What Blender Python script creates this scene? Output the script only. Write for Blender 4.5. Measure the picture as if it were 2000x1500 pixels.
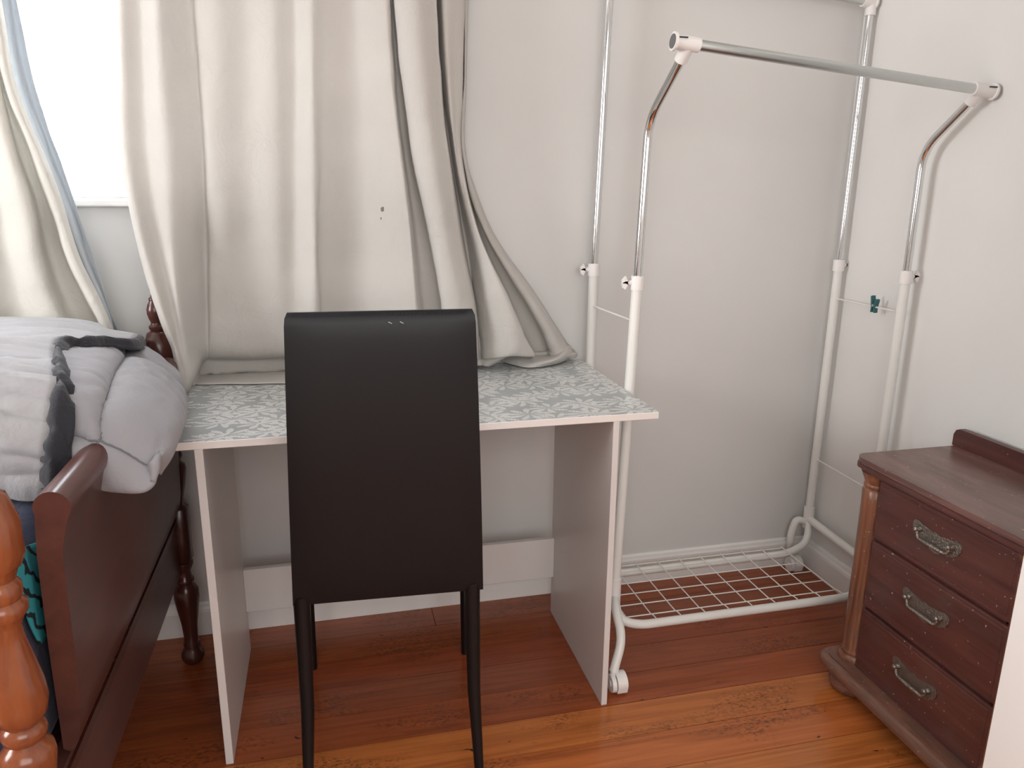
import bpy, bmesh, math, random
import numpy as np
from mathutils import Vector, Matrix
for o in list(bpy.data.objects): bpy.data.objects.remove(o)
S=bpy.context.scene; COL=S.collection; PI=math.pi
random.seed(7)
# ---------------------------------------------------------------- camera, world, light, exposure
CAM=[1487.31077, 1.31625, -0.00831, -0.23878, 0.32818, -1.99852, 1.22372]
cd=bpy.data.cameras.new('camera'); co=bpy.data.objects.new('camera',cd); COL.objects.link(co); S.camera=co
co.rotation_mode='XYZ'; co.rotation_euler=CAM[1:4]; co.location=CAM[4:7]
cd.sensor_width=36; cd.lens=CAM[0]/2000*36; cd.clip_start=.02
S.view_settings.view_transform='Standard'; S.view_settings.look='None'; S.view_settings.gamma=1
S.view_settings.use_curve_mapping=False; S.view_settings.exposure=0.0
w=bpy.data.worlds.new('sky'); S.world=w; w.use_nodes=True
bg=w.node_tree.nodes['Background']; bg.inputs[0].default_value=(.86,.93,1,1); bg.inputs[1].default_value=2.6
def area(name,loc,target,sx,sy,power,color):
    l=bpy.data.lights.new(name,'AREA'); l.shape='RECTANGLE'; l.size=sx; l.size_y=sy; l.energy=power; l.color=color
    o=bpy.data.objects.new(name,l); COL.objects.link(o); o.location=loc
    o.rotation_euler=(Vector(target)-Vector(loc)).to_track_quat('-Z','Y').to_euler(); return o
area('window_daylight_left',(-2.22,-1.15,1.5),(1,-1.0,1.2),1.0,1.1,50,(1,.985,.965))
area('window_daylight_back',(-.3,.22,1.7),(-.3,-2,1.0),1.2,.95,26,(.88,.93,1))
area('fill_light_behind',(.4,-3.38,1.6),(.5,0,1.0),1.9,1.2,35,(1,.975,.95))  # added soft fill from behind the camera, no window built there
# ---------------------------------------------------------------- helpers
ORG={}
def tag(o,label=None,cat=None,group=None,kind=None):
    if label: o['label']=label
    if cat: o['category']=cat
    if group: o['group']=group
    if kind: o['kind']=kind
    return o
def root(name,loc,label,cat,group=None):
    o=bpy.data.objects.new(name,None); COL.objects.link(o); o.location=loc; o.empty_display_size=.05
    ORG[o.name]=Vector(loc); return tag(o,label,cat,group)
def finish(name,bm,mat,parent=None,smooth=True,sharp=40,origin=None):
    """link a bmesh built in world coordinates as one mesh object"""
    bmesh.ops.recalc_face_normals(bm,faces=bm.faces)
    if parent is not None: org=ORG[parent.name]
    elif origin is not None: org=Vector(origin)
    else:
        lo=[min(v.co[i] for v in bm.verts) for i in range(3)]; hi=[max(v.co[i] for v in bm.verts) for i in range(3)]
        org=Vector(((lo[0]+hi[0])/2,(lo[1]+hi[1])/2,lo[2]))
    for v in bm.verts: v.co-=org
    me=bpy.data.meshes.new(name); bm.to_mesh(me); bm.free()
    me.materials.append(mat)
    if smooth:
        me.shade_smooth()
        try: me.set_sharp_from_angle(angle=math.radians(sharp))
        except Exception: pass
    o=bpy.data.objects.new(name,me); COL.objects.link(o)
    ORG[o.name]=org
    if parent is not None: o.parent=parent
    else: o.location=org
    return o
def BM(): return bmesh.new()
def box(bm,x0,x1,y0,y1,z0,z1,bev=0,seg=2):
    b=bmesh.new(); bmesh.ops.create_cube(b,size=1)
    for v in b.verts: v.co=Vector((x0+(v.co.x+.5)*(x1-x0),y0+(v.co.y+.5)*(y1-y0),z0+(v.co.z+.5)*(z1-z0)))
    if bev: bmesh.ops.bevel(b,geom=b.edges[:],offset=bev,segments=seg,profile=.5,affect='EDGES')
    me=bpy.data.meshes.new('t'); b.to_mesh(me); b.free(); bm.from_mesh(me); bpy.data.meshes.remove(me)
def fillet(pts,r,n=6):
    """round the inner corners of a polyline"""
    P=[Vector(p) for p in pts]; out=[P[0]]
    for i in range(1,len(P)-1):
        a,b,c=P[i-1],P[i],P[i+1]; d1=(a-b); d2=(c-b); rr=min(r,d1.length*.48,d2.length*.48)
        p0=b+d1.normalized()*rr; p2=b+d2.normalized()*rr
        for k in range(n+1):
            t=k/n; out.append(p0*(1-t)**2+b*2*t*(1-t)+p2*t*t)
    out.append(P[-1]); return out
def tube(bm,pts,r,n=14,caps=True):
    """sweep a circle of radius r (number or list) along points"""
    P=[Vector(p) for p in pts]; m=len(P); rad=r if isinstance(r,(list,tuple)) else [r]*m
    t0=(P[1]-P[0]).normalized(); up=Vector((0,0,1)) if abs(t0.z)<.9 else Vector((1,0,0))
    nrm=(up-t0*up.dot(t0)).normalized(); rings=[]; prev=t0
    for i in range(m):
        t=((P[min(i+1,m-1)]-P[max(i-1,0)])).normalized()
        q=prev.rotation_difference(t); nrm=(q@nrm); nrm=(nrm-t*nrm.dot(t)).normalized(); prev=t
        b=t.cross(nrm); rings.append([bm.verts.new(P[i]+(nrm*math.cos(2*PI*k/n)+b*math.sin(2*PI*k/n))*rad[i]) for k in range(n)])
    for i in range(m-1):
        for k in range(n): bm.faces.new((rings[i][k],rings[i][(k+1)%n],rings[i+1][(k+1)%n],rings[i+1][k]))
    if caps: bm.faces.new(rings[0][::-1]); bm.faces.new(rings[-1])
def lathe(bm,prof,c,axis=(0,0,1),n=24):
    """prof: list of (r, h) along axis from c"""
    ax=Vector(axis).normalized(); u=Vector((1,0,0)) if abs(ax.x)<.9 else Vector((0,1,0))
    u=(u-ax*u.dot(ax)).normalized(); w_=ax.cross(u); c=Vector(c); rings=[]
    for r,h in prof:
        rings.append([bm.verts.new(c+ax*h+(u*math.cos(2*PI*k/n)+w_*math.sin(2*PI*k/n))*max(r,1e-4)) for k in range(n)])
    for i in range(len(rings)-1):
        for k in range(n): bm.faces.new((rings[i][k],rings[i][(k+1)%n],rings[i+1][(k+1)%n],rings[i+1][k]))
    bm.faces.new(rings[0][::-1]); bm.faces.new(rings[-1])
def prism(bm,poly,x0,x1,axis='x'):
    """extrude a 2-D polygon along an axis: axis x -> poly in (y,z); y -> (x,z); z -> (x,y)"""
    def P(a,b,t): return {'x':(t,a,b),'y':(a,t,b),'z':(a,b,t)}[axis]
    A=[bm.verts.new(P(a,b,x0)) for a,b in poly]; B=[bm.verts.new(P(a,b,x1)) for a,b in poly]; n=len(poly)
    bm.faces.new(A); bm.faces.new(B[::-1])
    for i in range(n): bm.faces.new((A[i],A[(i+1)%n],B[(i+1)%n],B[i]))
def rrect(x0,x1,y0,y1,r,n=6,corners=(1,1,1,1)):
    out=[]
    for (cx,cy,a0,on_) in ((x1-r,y1-r,0,corners[0]),(x0+r,y1-r,90,corners[1]),(x0+r,y0+r,180,corners[2]),(x1-r,y0+r,270,corners[3])):
        if on_:
            for k in range(n+1):
                a=math.radians(a0+90*k/n); out.append((cx+r*math.cos(a),cy+r*math.sin(a)))
        else: out.append((cx+(r if a0 in (0,270) else -r),cy+(r if a0 in (0,90) else -r)))
    return out
def cr(P,n):
    """Catmull-Rom resample of the first axis of an array (m,...) with n steps per span"""
    P=np.asarray(P,float); m=len(P); E=np.concatenate([[2*P[0]-P[1]],P,[2*P[-1]-P[-2]]]); out=[]
    for i in range(m-1):
        p0,p1,p2,p3=E[i],E[i+1],E[i+2],E[i+3]
        for k in range(n):
            t=k/n; out.append(.5*((2*p1)+(-p0+p2)*t+(2*p0-5*p1+4*p2-p3)*t*t+(-p0+3*p1-3*p2+p3)*t**3))
    out.append(P[-1]); return np.array(out)
def gnormals(G):
    du=np.gradient(G,axis=0); dv=np.gradient(G,axis=1); n=np.cross(du,dv); n/=np.linalg.norm(n,axis=2,keepdims=True)+1e-9; return n
def vnoise(x,y,seed=0):
    """smooth 2-D value noise in -1..1"""
    xi=np.floor(x).astype(int); yi=np.floor(y).astype(int); fx=x-xi; fy=y-yi
    def h(a,b):
        v=np.sin(a*127.1+b*311.7+seed*74.7)*43758.5453; return (v-np.floor(v))*2-1
    sx=fx*fx*(3-2*fx); sy=fy*fy*(3-2*fy)
    return (h(xi,yi)*(1-sx)+h(xi+1,yi)*sx)*(1-sy)+(h(xi,yi+1)*(1-sx)+h(xi+1,yi+1)*sx)*sy
def sheet(name,G,mat,parent=None,thick=.002,origin=None):
    G=np.asarray(G); a,b,_=G.shape; bm=BM()
    vs=[[bm.verts.new(G[i,j]) for j in range(b)] for i in range(a)]
    for i in range(a-1):
        for j in range(b-1): bm.faces.new((vs[i][j],vs[i+1][j],vs[i+1][j+1],vs[i][j+1]))
    o=finish(name,bm,mat,parent,True,180,origin)
    if thick:
        md=o.modifiers.new('thickness','SOLIDIFY'); md.thickness=thick; md.offset=0
    return o
# ---------------------------------------------------------------- materials
def mat(name,color,rough=.5,metal=0,**k):
    m=bpy.data.materials.new(name); m.use_nodes=True; b=m.node_tree.nodes['Principled BSDF']
    b.inputs['Base Color'].default_value=(*color,1); b.inputs['Roughness'].default_value=rough; b.inputs['Metallic'].default_value=metal
    for kk,v in k.items():
        b.inputs[kk.replace('_',' ')].default_value=v
    return m
def N(m,t,**k):
    n=m.node_tree.nodes.new(t)
    for a,v in k.items(): setattr(n,a,v)
    return n
def L(m,a,b): m.node_tree.links.new(a,b)
def coords(m,scale,kind='Object'):
    tc=N(m,'ShaderNodeTexCoord'); mp=N(m,'ShaderNodeMapping'); mp.inputs['Scale'].default_value=scale; L(m,tc.outputs[kind],mp.inputs[0]); return mp.outputs[0]
def noise(m,vec,scale,detail=3,rough=.5,dist=0):
    n=N(m,'ShaderNodeTexNoise'); n.inputs['Scale'].default_value=scale; n.inputs['Detail'].default_value=detail; n.inputs['Roughness'].default_value=rough
    n.inputs['Distortion'].default_value=dist; L(m,vec,n.inputs['Vector']); return n.outputs['Fac']
def ramp(m,fac,stops):
    r=N(m,'ShaderNodeValToRGB'); L(m,fac,r.inputs[0]); e=r.color_ramp.elements
    while len(e)<len(stops): e.new(.5)
    for q,(pos,c) in zip(e,stops): q.position=pos; q.color=(*c,1) if len(c)==3 else c
    return r.outputs[0]
def mix(m,fac,a,b,mode='MIX'):
    n=N(m,'ShaderNodeMix',data_type='RGBA',blend_type=mode)
    if isinstance(fac,(int,float)): n.inputs[0].default_value=fac
    else: L(m,fac,n.inputs[0])
    for i,v in ((6,a),(7,b)):
        if isinstance(v,tuple): n.inputs[i].default_value=(*v,1)
        else: L(m,v,n.inputs[i])
    return n.outputs[2]
def math_(m,op,a,b=None,c=None):
    n=N(m,'ShaderNodeMath',operation=op)
    for i,v in enumerate((a,b,c)):
        if v is None: continue
        if isinstance(v,(int,float)): n.inputs[i].default_value=v
        else: L(m,v,n.inputs[i])
    return n.outputs[0]
def setc(m,out): L(m,out,m.node_tree.nodes['Principled BSDF'].inputs['Base Color'])
def bump(m,h,strength=.3,dist=.002):
    b=N(m,'ShaderNodeBump'); b.inputs['Strength'].default_value=strength; b.inputs['Distance'].default_value=dist
    L(m,h,b.inputs['Height']); L(m,b.outputs[0],m.node_tree.nodes['Principled BSDF'].inputs['Normal'])
def wall_mat(name,c):
    m=mat(name,c,.55); v=coords(m,(1,1,1)); n=noise(m,v,2.2,4,.55)
    setc(m,ramp(m,n,[(.3,tuple(x*.97 for x in c)),(.7,tuple(min(1,x*1.03) for x in c))])); bump(m,noise(m,v,140,3),.12,.001); return m
M={}
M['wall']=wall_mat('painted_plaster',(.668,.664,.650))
M['wall_right']=wall_mat('painted_plaster_lit',(.79,.785,.765))  # wall paint lightened: light falling from the left put into the colour
M['ceiling']=wall_mat('ceiling_paint',(.8,.8,.78))
M['trim']=mat('gloss_white_trim',(.84,.83,.81),.28)
M['white']=mat('white_melamine',(.70,.675,.66),.32)
M['white_edge']=mat('white_edge_band',(.82,.785,.76),.4)
M['rack_white']=mat('white_enamel',(.80,.80,.77),.3)
M['plastic']=mat('white_plastic',(.83,.81,.795),.35)
M['chrome']=mat('chrome',(.72,.73,.73),.08,1)
M['chrome_dull']=mat('dull_chrome',(.60,.62,.61),.28,1)
M['dark']=mat('dark_gap',(.02,.02,.02),.6)
M['cap']=mat('grey_cap',(.16,.16,.16),.4,.3)
M['wardrobe']=mat('white_painted_board',(.88,.875,.855),.4)
M['peg']=mat('teal_plastic',(.03,.13,.14),.45)
M['metal_black']=mat('black_powder_coat',(.006,.006,.007),.3,Specular_IOR_Level=.3)
M['steel']=mat('steel',(.55,.55,.55),.3,1)
# varnished floor boards: grain along x, tone from the board's own object colour
m=mat('varnished_floorboard',(.3,.08,.03),.22); M['board']=m
oi=N(m,'ShaderNodeObjectInfo'); g=coords(m,(1.3,26,26)); rnd=N(m,'ShaderNodeVectorMath',operation='ADD'); L(m,g,rnd.inputs[0])
cmb=N(m,'ShaderNodeCombineXYZ'); L(m,math_(m,'MULTIPLY',oi.outputs['Random'],40.0),cmb.inputs[0]); L(m,math_(m,'MULTIPLY',oi.outputs['Random'],90.0),cmb.inputs[1]); L(m,cmb.outputs[0],rnd.inputs[1])
gv=rnd.outputs[0]; g1=noise(m,gv,1.6,5,.6,1.2); g2=noise(m,gv,5,3,.6)
c=mix(m,1.0,oi.outputs['Color'],ramp(m,g1,[(.25,(.62,.58,.55)),(.55,(1,1,1)),(.8,(1.25,1.3,1.3))]),'MULTIPLY')
c=mix(m,math_(m,'MULTIPLY',g2,.35),c,(.09,.02,.008))
sp=N(m,'ShaderNodeMapping'); tc=N(m,'ShaderNodeTexCoord'); L(m,tc.outputs['Object'],sp.inputs[0]); sp.inputs['Scale'].default_value=(1,2.2,1)
ad=N(m,'ShaderNodeVectorMath',operation='ADD'); L(m,sp.outputs[0],ad.inputs[0]); L(m,cmb.outputs[0],ad.inputs[1])
k1=noise(m,ad.outputs[0],26,2,.5,.8); c=mix(m,ramp(m,k1,[(.73,(0,0,0)),(.78,(1,1,1))]),c,(.035,.009,.004))
k2=noise(m,ad.outputs[0],3.2,2); k3=noise(m,ad.outputs[0],110,2); wr=math_(m,'MULTIPLY',ramp(m,k2,[(.56,(0,0,0)),(.66,(1,1,1))]),ramp(m,k3,[(.5,(0,0,0)),(.62,(1,1,1))]))
c=mix(m,math_(m,'MULTIPLY',wr,.6),c,(.07,.025,.012)); setc(m,c)
bump(m,g1,.12,.002); L(m,math_(m,'MULTIPLY_ADD',g2,.18,.13),m.node_tree.nodes['Principled BSDF'].inputs['Roughness'])
def wood(name,c1,c2,rough,sc=(30,2,30),speck=0,ns=1.5):
    m=mat(name,c1,rough); v=coords(m,sc); n=noise(m,v,ns,5,.6,.8); c=ramp(m,n,[(.3,c2),(.65,c1)])
    if speck:
        v2=coords(m,(1,1,1)); k=noise(m,v2,150,1); c=mix(m,ramp(m,k,[(.755,(0,0,0)),(.765,(1,1,1))]),c,(.5,.38,.3))
        k=noise(m,v2,14,4); c=mix(m,math_(m,'MULTIPLY',ramp(m,k,[(.5,(0,0,0)),(.7,(1,1,1))]),speck),c,(.10,.075,.06))
    setc(m,c); bump(m,n,.08,.001); return m
M['mahogany']=wood('dresser_mahogany',(.120,.043,.036),(.070,.025,.022),.33,(30,2.5,30),.25)
M['mahogany_top']=wood('dresser_top_gloss_tone',(.23,.125,.108),(.13,.065,.056),.27,(12,2.2,30),.3)  # mahogany lightened, the gloss on the top put into its colour
M['column']=wood('worn_column_wood',(.29,.12,.066),(.10,.04,.026),.3,(60,60,3),.35)
M['plinth']=wood('worn_plinth_wood',(.25,.115,.078),(.10,.05,.036),.36,(40,3,40),.6)
M['bed']=wood('bed_varnished_wood',(.27,.082,.030),(.17,.045,.020),.2,(25,25,2))
M['bed_panel']=wood('bed_footboard_wood',(.110,.040,.031),(.075,.028,.024),.28,(20,2,20))
M['bed_shaded']=wood('bed_wood_shaded',(.075,.022,.015),(.04,.012,.009),.25,(25,25,2))  # darkened copy of the bed wood, shade on the far posts put into its colour
m=mat('antique_metal',(.30,.275,.245),.33,.9); bump(m,noise(m,coords(m,(1,1,1)),260,3),.9,.003); M['antique']=m
# black faux leather
m=mat('black_faux_leather',(.0075,.0085,.0105),.46,Specular_IOR_Level=.32); v=coords(m,(1,1,1)); bump(m,noise(m,v,420,3,.6),.10,.001); M['leather']=m
# fabrics
def fabric(name,c,rough=.85,trans=0,wr=.3,tint=None,stain=None):
    m=mat(name,c,rough); v=coords(m,(1,1,1)); nn=m.node_tree.nodes; b=nn['Principled BSDF']
    b.inputs['Sheen Weight'].default_value=.15
    n=noise(m,v,3.5,4); cc=ramp(m,n,[(.3,tuple(x*.95 for x in c)),(.7,tuple(min(1,x*1.04) for x in c))])
    if stain:
        tc=N(m,'ShaderNodeTexCoord'); tot=None
        for (sx,sz,r) in stain:
            sp_=N(m,'ShaderNodeSeparateXYZ'); L(m,tc.outputs['Object'],sp_.inputs[0])
            dx=math_(m,'SUBTRACT',sp_.outputs[0],sx); dz=math_(m,'SUBTRACT',sp_.outputs[2],sz)
            d=math_(m,'SQRT',math_(m,'ADD',math_(m,'MULTIPLY',math_(m,'MULTIPLY',dx,dx),2.2),math_(m,'MULTIPLY',dz,dz)))
            d=math_(m,'ADD',d,math_(m,'MULTIPLY',math_(m,'SUBTRACT',noise(m,v,220,2),.5),r*1.6))
            s_=math_(m,'LESS_THAN',d,r); tot=s_ if tot is None else math_(m,'MAXIMUM',tot,s_)
        cc=mix(m,math_(m,'MULTIPLY',tot,.8),cc,(.12,.07,.05))
    setc(m,cc)
    h=math_(m,'ADD',math_(m,'MULTIPLY',noise(m,v,16,5,.65,.8),1.0),math_(m,'MULTIPLY',noise(m,v,600,1),.06)); bump(m,h,wr,.012)
    if trans:
        tr=N(m,'ShaderNodeBsdfTranslucent'); L(m,cc,tr.inputs[0])
        ms=N(m,'ShaderNodeMixShader'); ms.inputs[0].default_value=trans; L(m,b.outputs[0],ms.inputs[1]); L(m,tr.outputs[0],ms.inputs[2])
        L(m,ms.outputs[0],nn['Material Output'].inputs[0])
    return m
M['curtain']=fabric('cream_curtain_cloth',(.635,.61,.575),.7,.22,.35,stain=[(.474,1.165-.75,.006),(.470,1.143-.75,.003)])
M['curtain_left']=fabric('cream_curtain_cloth_left',(.74,.72,.67),.7,.22,.4)
M['lining']=fabric('blue_grey_lining',(.56,.60,.63),.8,.28,.3)
M['comforter']=fabric('grey_comforter_cloth',(.30,.297,.318),.8,0,.25)
M['stitch']=fabric('grey_stitching',(.16,.16,.18),.9,0,.1)
M['blanket']=fabric('light_grey_blanket_cloth',(.36,.357,.372),.8,0,.35)
M['binding']=fabric('charcoal_binding',(.014,.015,.022),.8,0,.6)
M['navy']=fabric('navy_sheet',(.018,.028,.075),.85,0,.4)
# teal cloth with black wavy lines
m=mat('teal_striped_cloth',(.03,.30,.34),.8); v=coords(m,(1,1,1)); wv=N(m,'ShaderNodeTexWave',wave_type='BANDS',bands_direction='DIAGONAL')
L(m,v,wv.inputs[0]); wv.inputs['Scale'].default_value=16; wv.inputs['Distortion'].default_value=3.5; wv.inputs['Detail'].default_value=1; wv.inputs['Detail Scale'].default_value=2
setc(m,ramp(m,wv.outputs['Fac'],[(.1,(.004,.012,.02)),(.17,(.03,.31,.36))])); M['teal']=m
# desktop print: grey ground with white leafy sprays
m=mat('fern_print_laminate',(.5,.53,.54),.27); M['print']=m
tc=N(m,'ShaderNodeTexCoord'); tot=None
for (sc,off,n_,rad) in ((10.5,(0,0,0),9,.58),(11.3,(.53,.41,0),8,.54)):
    mp=N(m,'ShaderNodeMapping'); mp.inputs['Scale'].default_value=(sc*.85,sc*1.1,0); mp.inputs['Location'].default_value=off; L(m,tc.outputs['Object'],mp.inputs[0])
    vo=N(m,'ShaderNodeTexVoronoi'); vo.voronoi_dimensions='2D'; vo.inputs['Scale'].default_value=1; vo.inputs['Randomness'].default_value=.6; L(m,mp.outputs[0],vo.inputs['Vector'])
    sb=N(m,'ShaderNodeVectorMath',operation='SUBTRACT'); L(m,mp.outputs[0],sb.inputs[0]); L(m,vo.outputs['Position'],sb.inputs[1])
    sx=N(m,'ShaderNodeSeparateXYZ'); L(m,sb.outputs[0],sx.inputs[0]); sr=N(m,'ShaderNodeSeparateXYZ'); L(m,vo.outputs['Color'],sr.inputs[0])
    th=math_(m,'ARCTAN2',sx.outputs[1],sx.outputs[0]); r=vo.outputs['Distance']
    bend=math_(m,'MULTIPLY',r,math_(m,'MULTIPLY_ADD',sr.outputs[1],8.0,-4.0))
    ph=math_(m,'ADD',math_(m,'MULTIPLY',th,n_/2.0),math_(m,'ADD',math_(m,'MULTIPLY',sr.outputs[0],6.0),bend))
    pet=math_(m,'ABSOLUTE',math_(m,'SINE',ph))                      # 1 on a leaf's midrib, 0 between leaves
    width=math_(m,'SUBTRACT',pet,math_(m,'MULTIPLY_ADD',math_(m,'ABSOLUTE',math_(m,'SUBTRACT',r,rad*.45)),2.0,.50))
    leaf=ramp(m,math_(m,'MULTIPLY',width,5.0),[(0.0,(0,0,0)),(.25,(1,1,1))])
    rib=ramp(m,math_(m,'ABSOLUTE',math_(m,'SINE',math_(m,'ADD',math_(m,'MULTIPLY',ph,2.0),math_(m,'MULTIPLY',r,38.0)))),[(.15,(.35,.35,.35)),(.55,(1,1,1))])
    vein=math_(m,'MULTIPLY',leaf,rib); tot=vein if tot is None else math_(m,'MAXIMUM',tot,vein)
gn=noise(m,coords(m,(1,1,1)),9,3)
ground=ramp(m,gn,[(.3,(.37,.395,.395)),(.7,(.44,.47,.48))])
setc(m,mix(m,math_(m,'MULTIPLY',tot,.75),ground,(.80,.80,.79)))
# glass
m=mat('window_glass',(1,1,1),0); b=m.node_tree.nodes['Principled BSDF']; b.inputs['Transmission Weight'].default_value=1; b.inputs['IOR'].default_value=1.05; M['glass']=m
# ---------------------------------------------------------------- setting
XL,XR,YB,YF,ZC=-2.3,1.852,.054,-3.5,2.45
WX0,WX1,WZ0,WZ1=-.95,.42,1.186,2.15
def struct(name,bm,mt,smooth=False,parent=None):
    o=finish(name,bm,mt,parent,smooth); 
    if parent is None: o['kind']='structure'
    return o
b=BM(); box(b,XL,XR,YF,YB,-.06,-.021); floor=struct('floor',b,M['dark'])
tones=[(.36,.088,.026),(.34,.078,.022),(.32,.072,.020),(.345,.080,.022),(.36,.086,.023),(.60,.185,.042),(.55,.165,.040),(.60,.19,.045),(.52,.15,.038),(.58,.18,.044)]  # rows back to the wall darker: desk shade put into the board colours
y=YB; row=0; bw=.1105; edges=[YB,-.0625]+[-.0625-bw*i for i in range(1,32)]
for row in range(len(edges)-1):
    y1,y0=edges[row],edges[row+1]
    if y0<YF: break
    if row==0: joints=[XL,-.9,.585,XR]
    else:
        j=[random.uniform(-1.9,-1.0),random.uniform(-.9,-.45)] if row<6 else [random.uniform(-1.9,-.9),random.uniform(-.3,2.5)]
        joints=[XL]+[q for q in sorted(j) if q<XR-.3]+[XR]
    for a,c_ in zip(joints,joints[1:]):
        b=BM(); box(b,a+.0008,c_-.0008,y0+.0010,y1-.0010,-.02,0)
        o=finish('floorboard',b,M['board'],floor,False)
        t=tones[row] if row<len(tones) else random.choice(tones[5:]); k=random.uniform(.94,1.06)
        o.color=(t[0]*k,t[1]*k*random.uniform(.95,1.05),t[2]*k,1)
b=BM()
T=.14
box(b,XL-T,WX0,YB,YB+T,0-.06,ZC); box(b,WX1,XR+T,YB,YB+T,-.06,ZC); box(b,WX0,WX1,YB,YB+T,-.06,WZ0-.006); box(b,WX0,WX1,YB,YB+T,WZ1,ZC)
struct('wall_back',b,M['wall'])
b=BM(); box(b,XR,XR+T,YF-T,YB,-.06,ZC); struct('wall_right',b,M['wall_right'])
LW=(-1.65,-.65,.95,2.05) # window in the left wall
b=BM(); box(b,XL-T,XL,YF,LW[0],-.06,ZC); box(b,XL-T,XL,LW[1],YB,-.06,ZC); box(b,XL-T,XL,LW[0],LW[1],-.06,LW[2]); box(b,XL-T,XL,LW[0],LW[1],LW[3],ZC); struct('wall_left',b,M['wall'])
b=BM(); box(b,XL-T,XR+T,YF-T,YF,-.06,ZC); struct('wall_front',b,M['wall'])
b=BM(); box(b,XL-T,XR+T,YF-T,YB+T,ZC,ZC+.1); struct('ceiling',b,M['ceiling'])
def base_prof(s=1): # depth, height
    return [(0,0),(.018,0),(.018,.07),(.016,.078),(.011,.083),(.009,.09),(.004,.094),(0,.094)]
b=BM(); prism(b,[(YB-d,h) for d,h in base_prof()],XL,XR-.0,'x'); struct('baseboard_back',b,M['trim'])
b=BM(); prism(b,[(XR-d,h) for d,h in base_prof()],YF,YB-.018,'y'); struct('baseboard_right',b,M['trim'])
# window in the back wall
def window(name,x0,x1,z0,z1,yc):
    b=BM(); fw=.045
    box(b,x0,x0+fw,yc-.02,yc+.03,z0,z1,.003,1); box(b,x1-fw,x1,yc-.02,yc+.03,z0,z1,.003,1)
    box(b,x0+fw,x1-fw,yc-.02,yc+.03,z1-fw,z1,.003,1); box(b,x0+fw,x1-fw,yc-.02,yc+.03,z0,z0+.02,.003,1)
    o=struct(name,b,M['trim'])
    b=BM(); box(b,x0+fw,x1-fw,yc+.003,yc+.007,z0+.02,z1-fw); finish('pane',b,M['glass'],o,False)
    return o
win=window('window_1',WX0,WX1,WZ0,WZ1,YB+.085)
b=BM(); box(b,WX0-.05,WX1+.05,YB-.028,YB+.064,WZ0-.018,WZ0-.001,.004,2); struct('trim_1',b,M['trim'])
# ---------------------------------------------------------------- bed
DK=(0,0,0)
bed=root('bed',(-1.03,-.58,0),'varnished wooden bed with turned posts and rolled-top footboard left of the desk','bed')
def post(x,y,mt):
    b=BM(); n=28
    lathe(b,[(.017,0),(.022,.004),(.0285,.016),(.028,.03),(.022,.042),(.019,.05),(.021,.056),(.018,.062),(.0175,.08),(.020,.115),(.027,.16),(.031,.19),(.030,.212),(.022,.226),(.018,.231),(.0225,.236),(.0225,.244),(.017,.249),(.0165,.266),(.024,.283),(.024,.292)],(x,y,0),n=n)
    box(b,x-.024,x+.024,y-.024,y+.024,.29,.445,.007,1)
    lathe(b,[(.018,.443),(.0165,.455),(.020,.475),(.0255,.50),(.029,.525),(.031,.54),(.029,.552),(.022,.558),(.018,.563),(.0235,.568),(.0255,.576),(.0235,.584),(.019,.588),(.028,.60),(.0315,.618),(.030,.64),(.024,.672),(.0185,.70),(.0165,.72),(.021,.730),(.0265,.738),(.0265,.748),(.021,.754),(.0235,.760),(.0235,.772),(.0185,.779),(.022,.79),(.026,.796)],(x,y,0),n=n)
    lathe(b,[(.027,.795),(.034,.812),(.034,.850),(.024,.882),(.014,.889)],(x,y,0),n=8)
    lathe(b,[(.014,.887),(.0175,.893),(.0175,.899),(.0125,.903),(.012,.908),(.0155,.916),(.0185,.928),(.0185,.938),(.0155,.949),(.011,.957),(.0115,.961),(.0115,.964),(.007,.968),(.0055,.976),(.0085,.986),(.0075,.994),(.002,.998)],(x,y,0),n=n)
    return finish('post',b,mt,bed,True,50)
post(-.062,-.088,M['bed_shaded']); post(-.057,-1.09,M['bed']); post(-2.02,-.088,M['bed_shaded']); post(-2.02,-1.10,M['bed'])
# footboard: 3 cm board with a rolled top
prof=[(-.072,.436),(-.064,.431),(-.057,.434),(-.049,.452),(-.043,.49),(-.038,.60),(-.035,.74),(-.0225,.79)]+[(-.0395+.023*math.cos(a),.806+.023*math.sin(a)) for a in np.linspace(-.5,PI+.35,16)]+[(-.066,.74),(-.070,.60)]
b=BM(); prism(b,prof,-.12,-.948,'y'); finish('footboard',b,M['bed_panel'],bed,True,50)
b=BM(); box(b,-.094,-.064,-1.07,-.105,.268,.421,.004,1); tag(finish('footboard_rail',b,M['bed_panel'],bed,False),'lower rail under the footboard')
b=BM(); box(b,-2.0,-.085,-1.115,-1.09,.30,.43,.004,1); finish('side_rail',b,M['bed'],bed,False)
b=BM(); box(b,-2.0,-.085,-.10,-.075,.30,.43,.004,1); finish('side_rail',b,M['bed'],bed,False)
b=BM(); box(b,-2.04,-2.01,-1.08,-.105,.30,.92,.006,1); finish('headboard',b,M['bed_panel'],bed,False)
b=BM()
for i in range(9):
    x=-1.9+i*.22; box(b,x,x+.08,-1.09,-.10,.40,.418)
o=finish('bed_slats',b,M['bed_shaded'],bed,False); o['kind']='stuff'
b=BM(); box(b,-1.99,-.088,-1.04,-.125,.42,.745,.05,5); tag(finish('mattress',b,M['navy']),'mattress in a navy sheet on the wooden bed','mattress')
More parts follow.
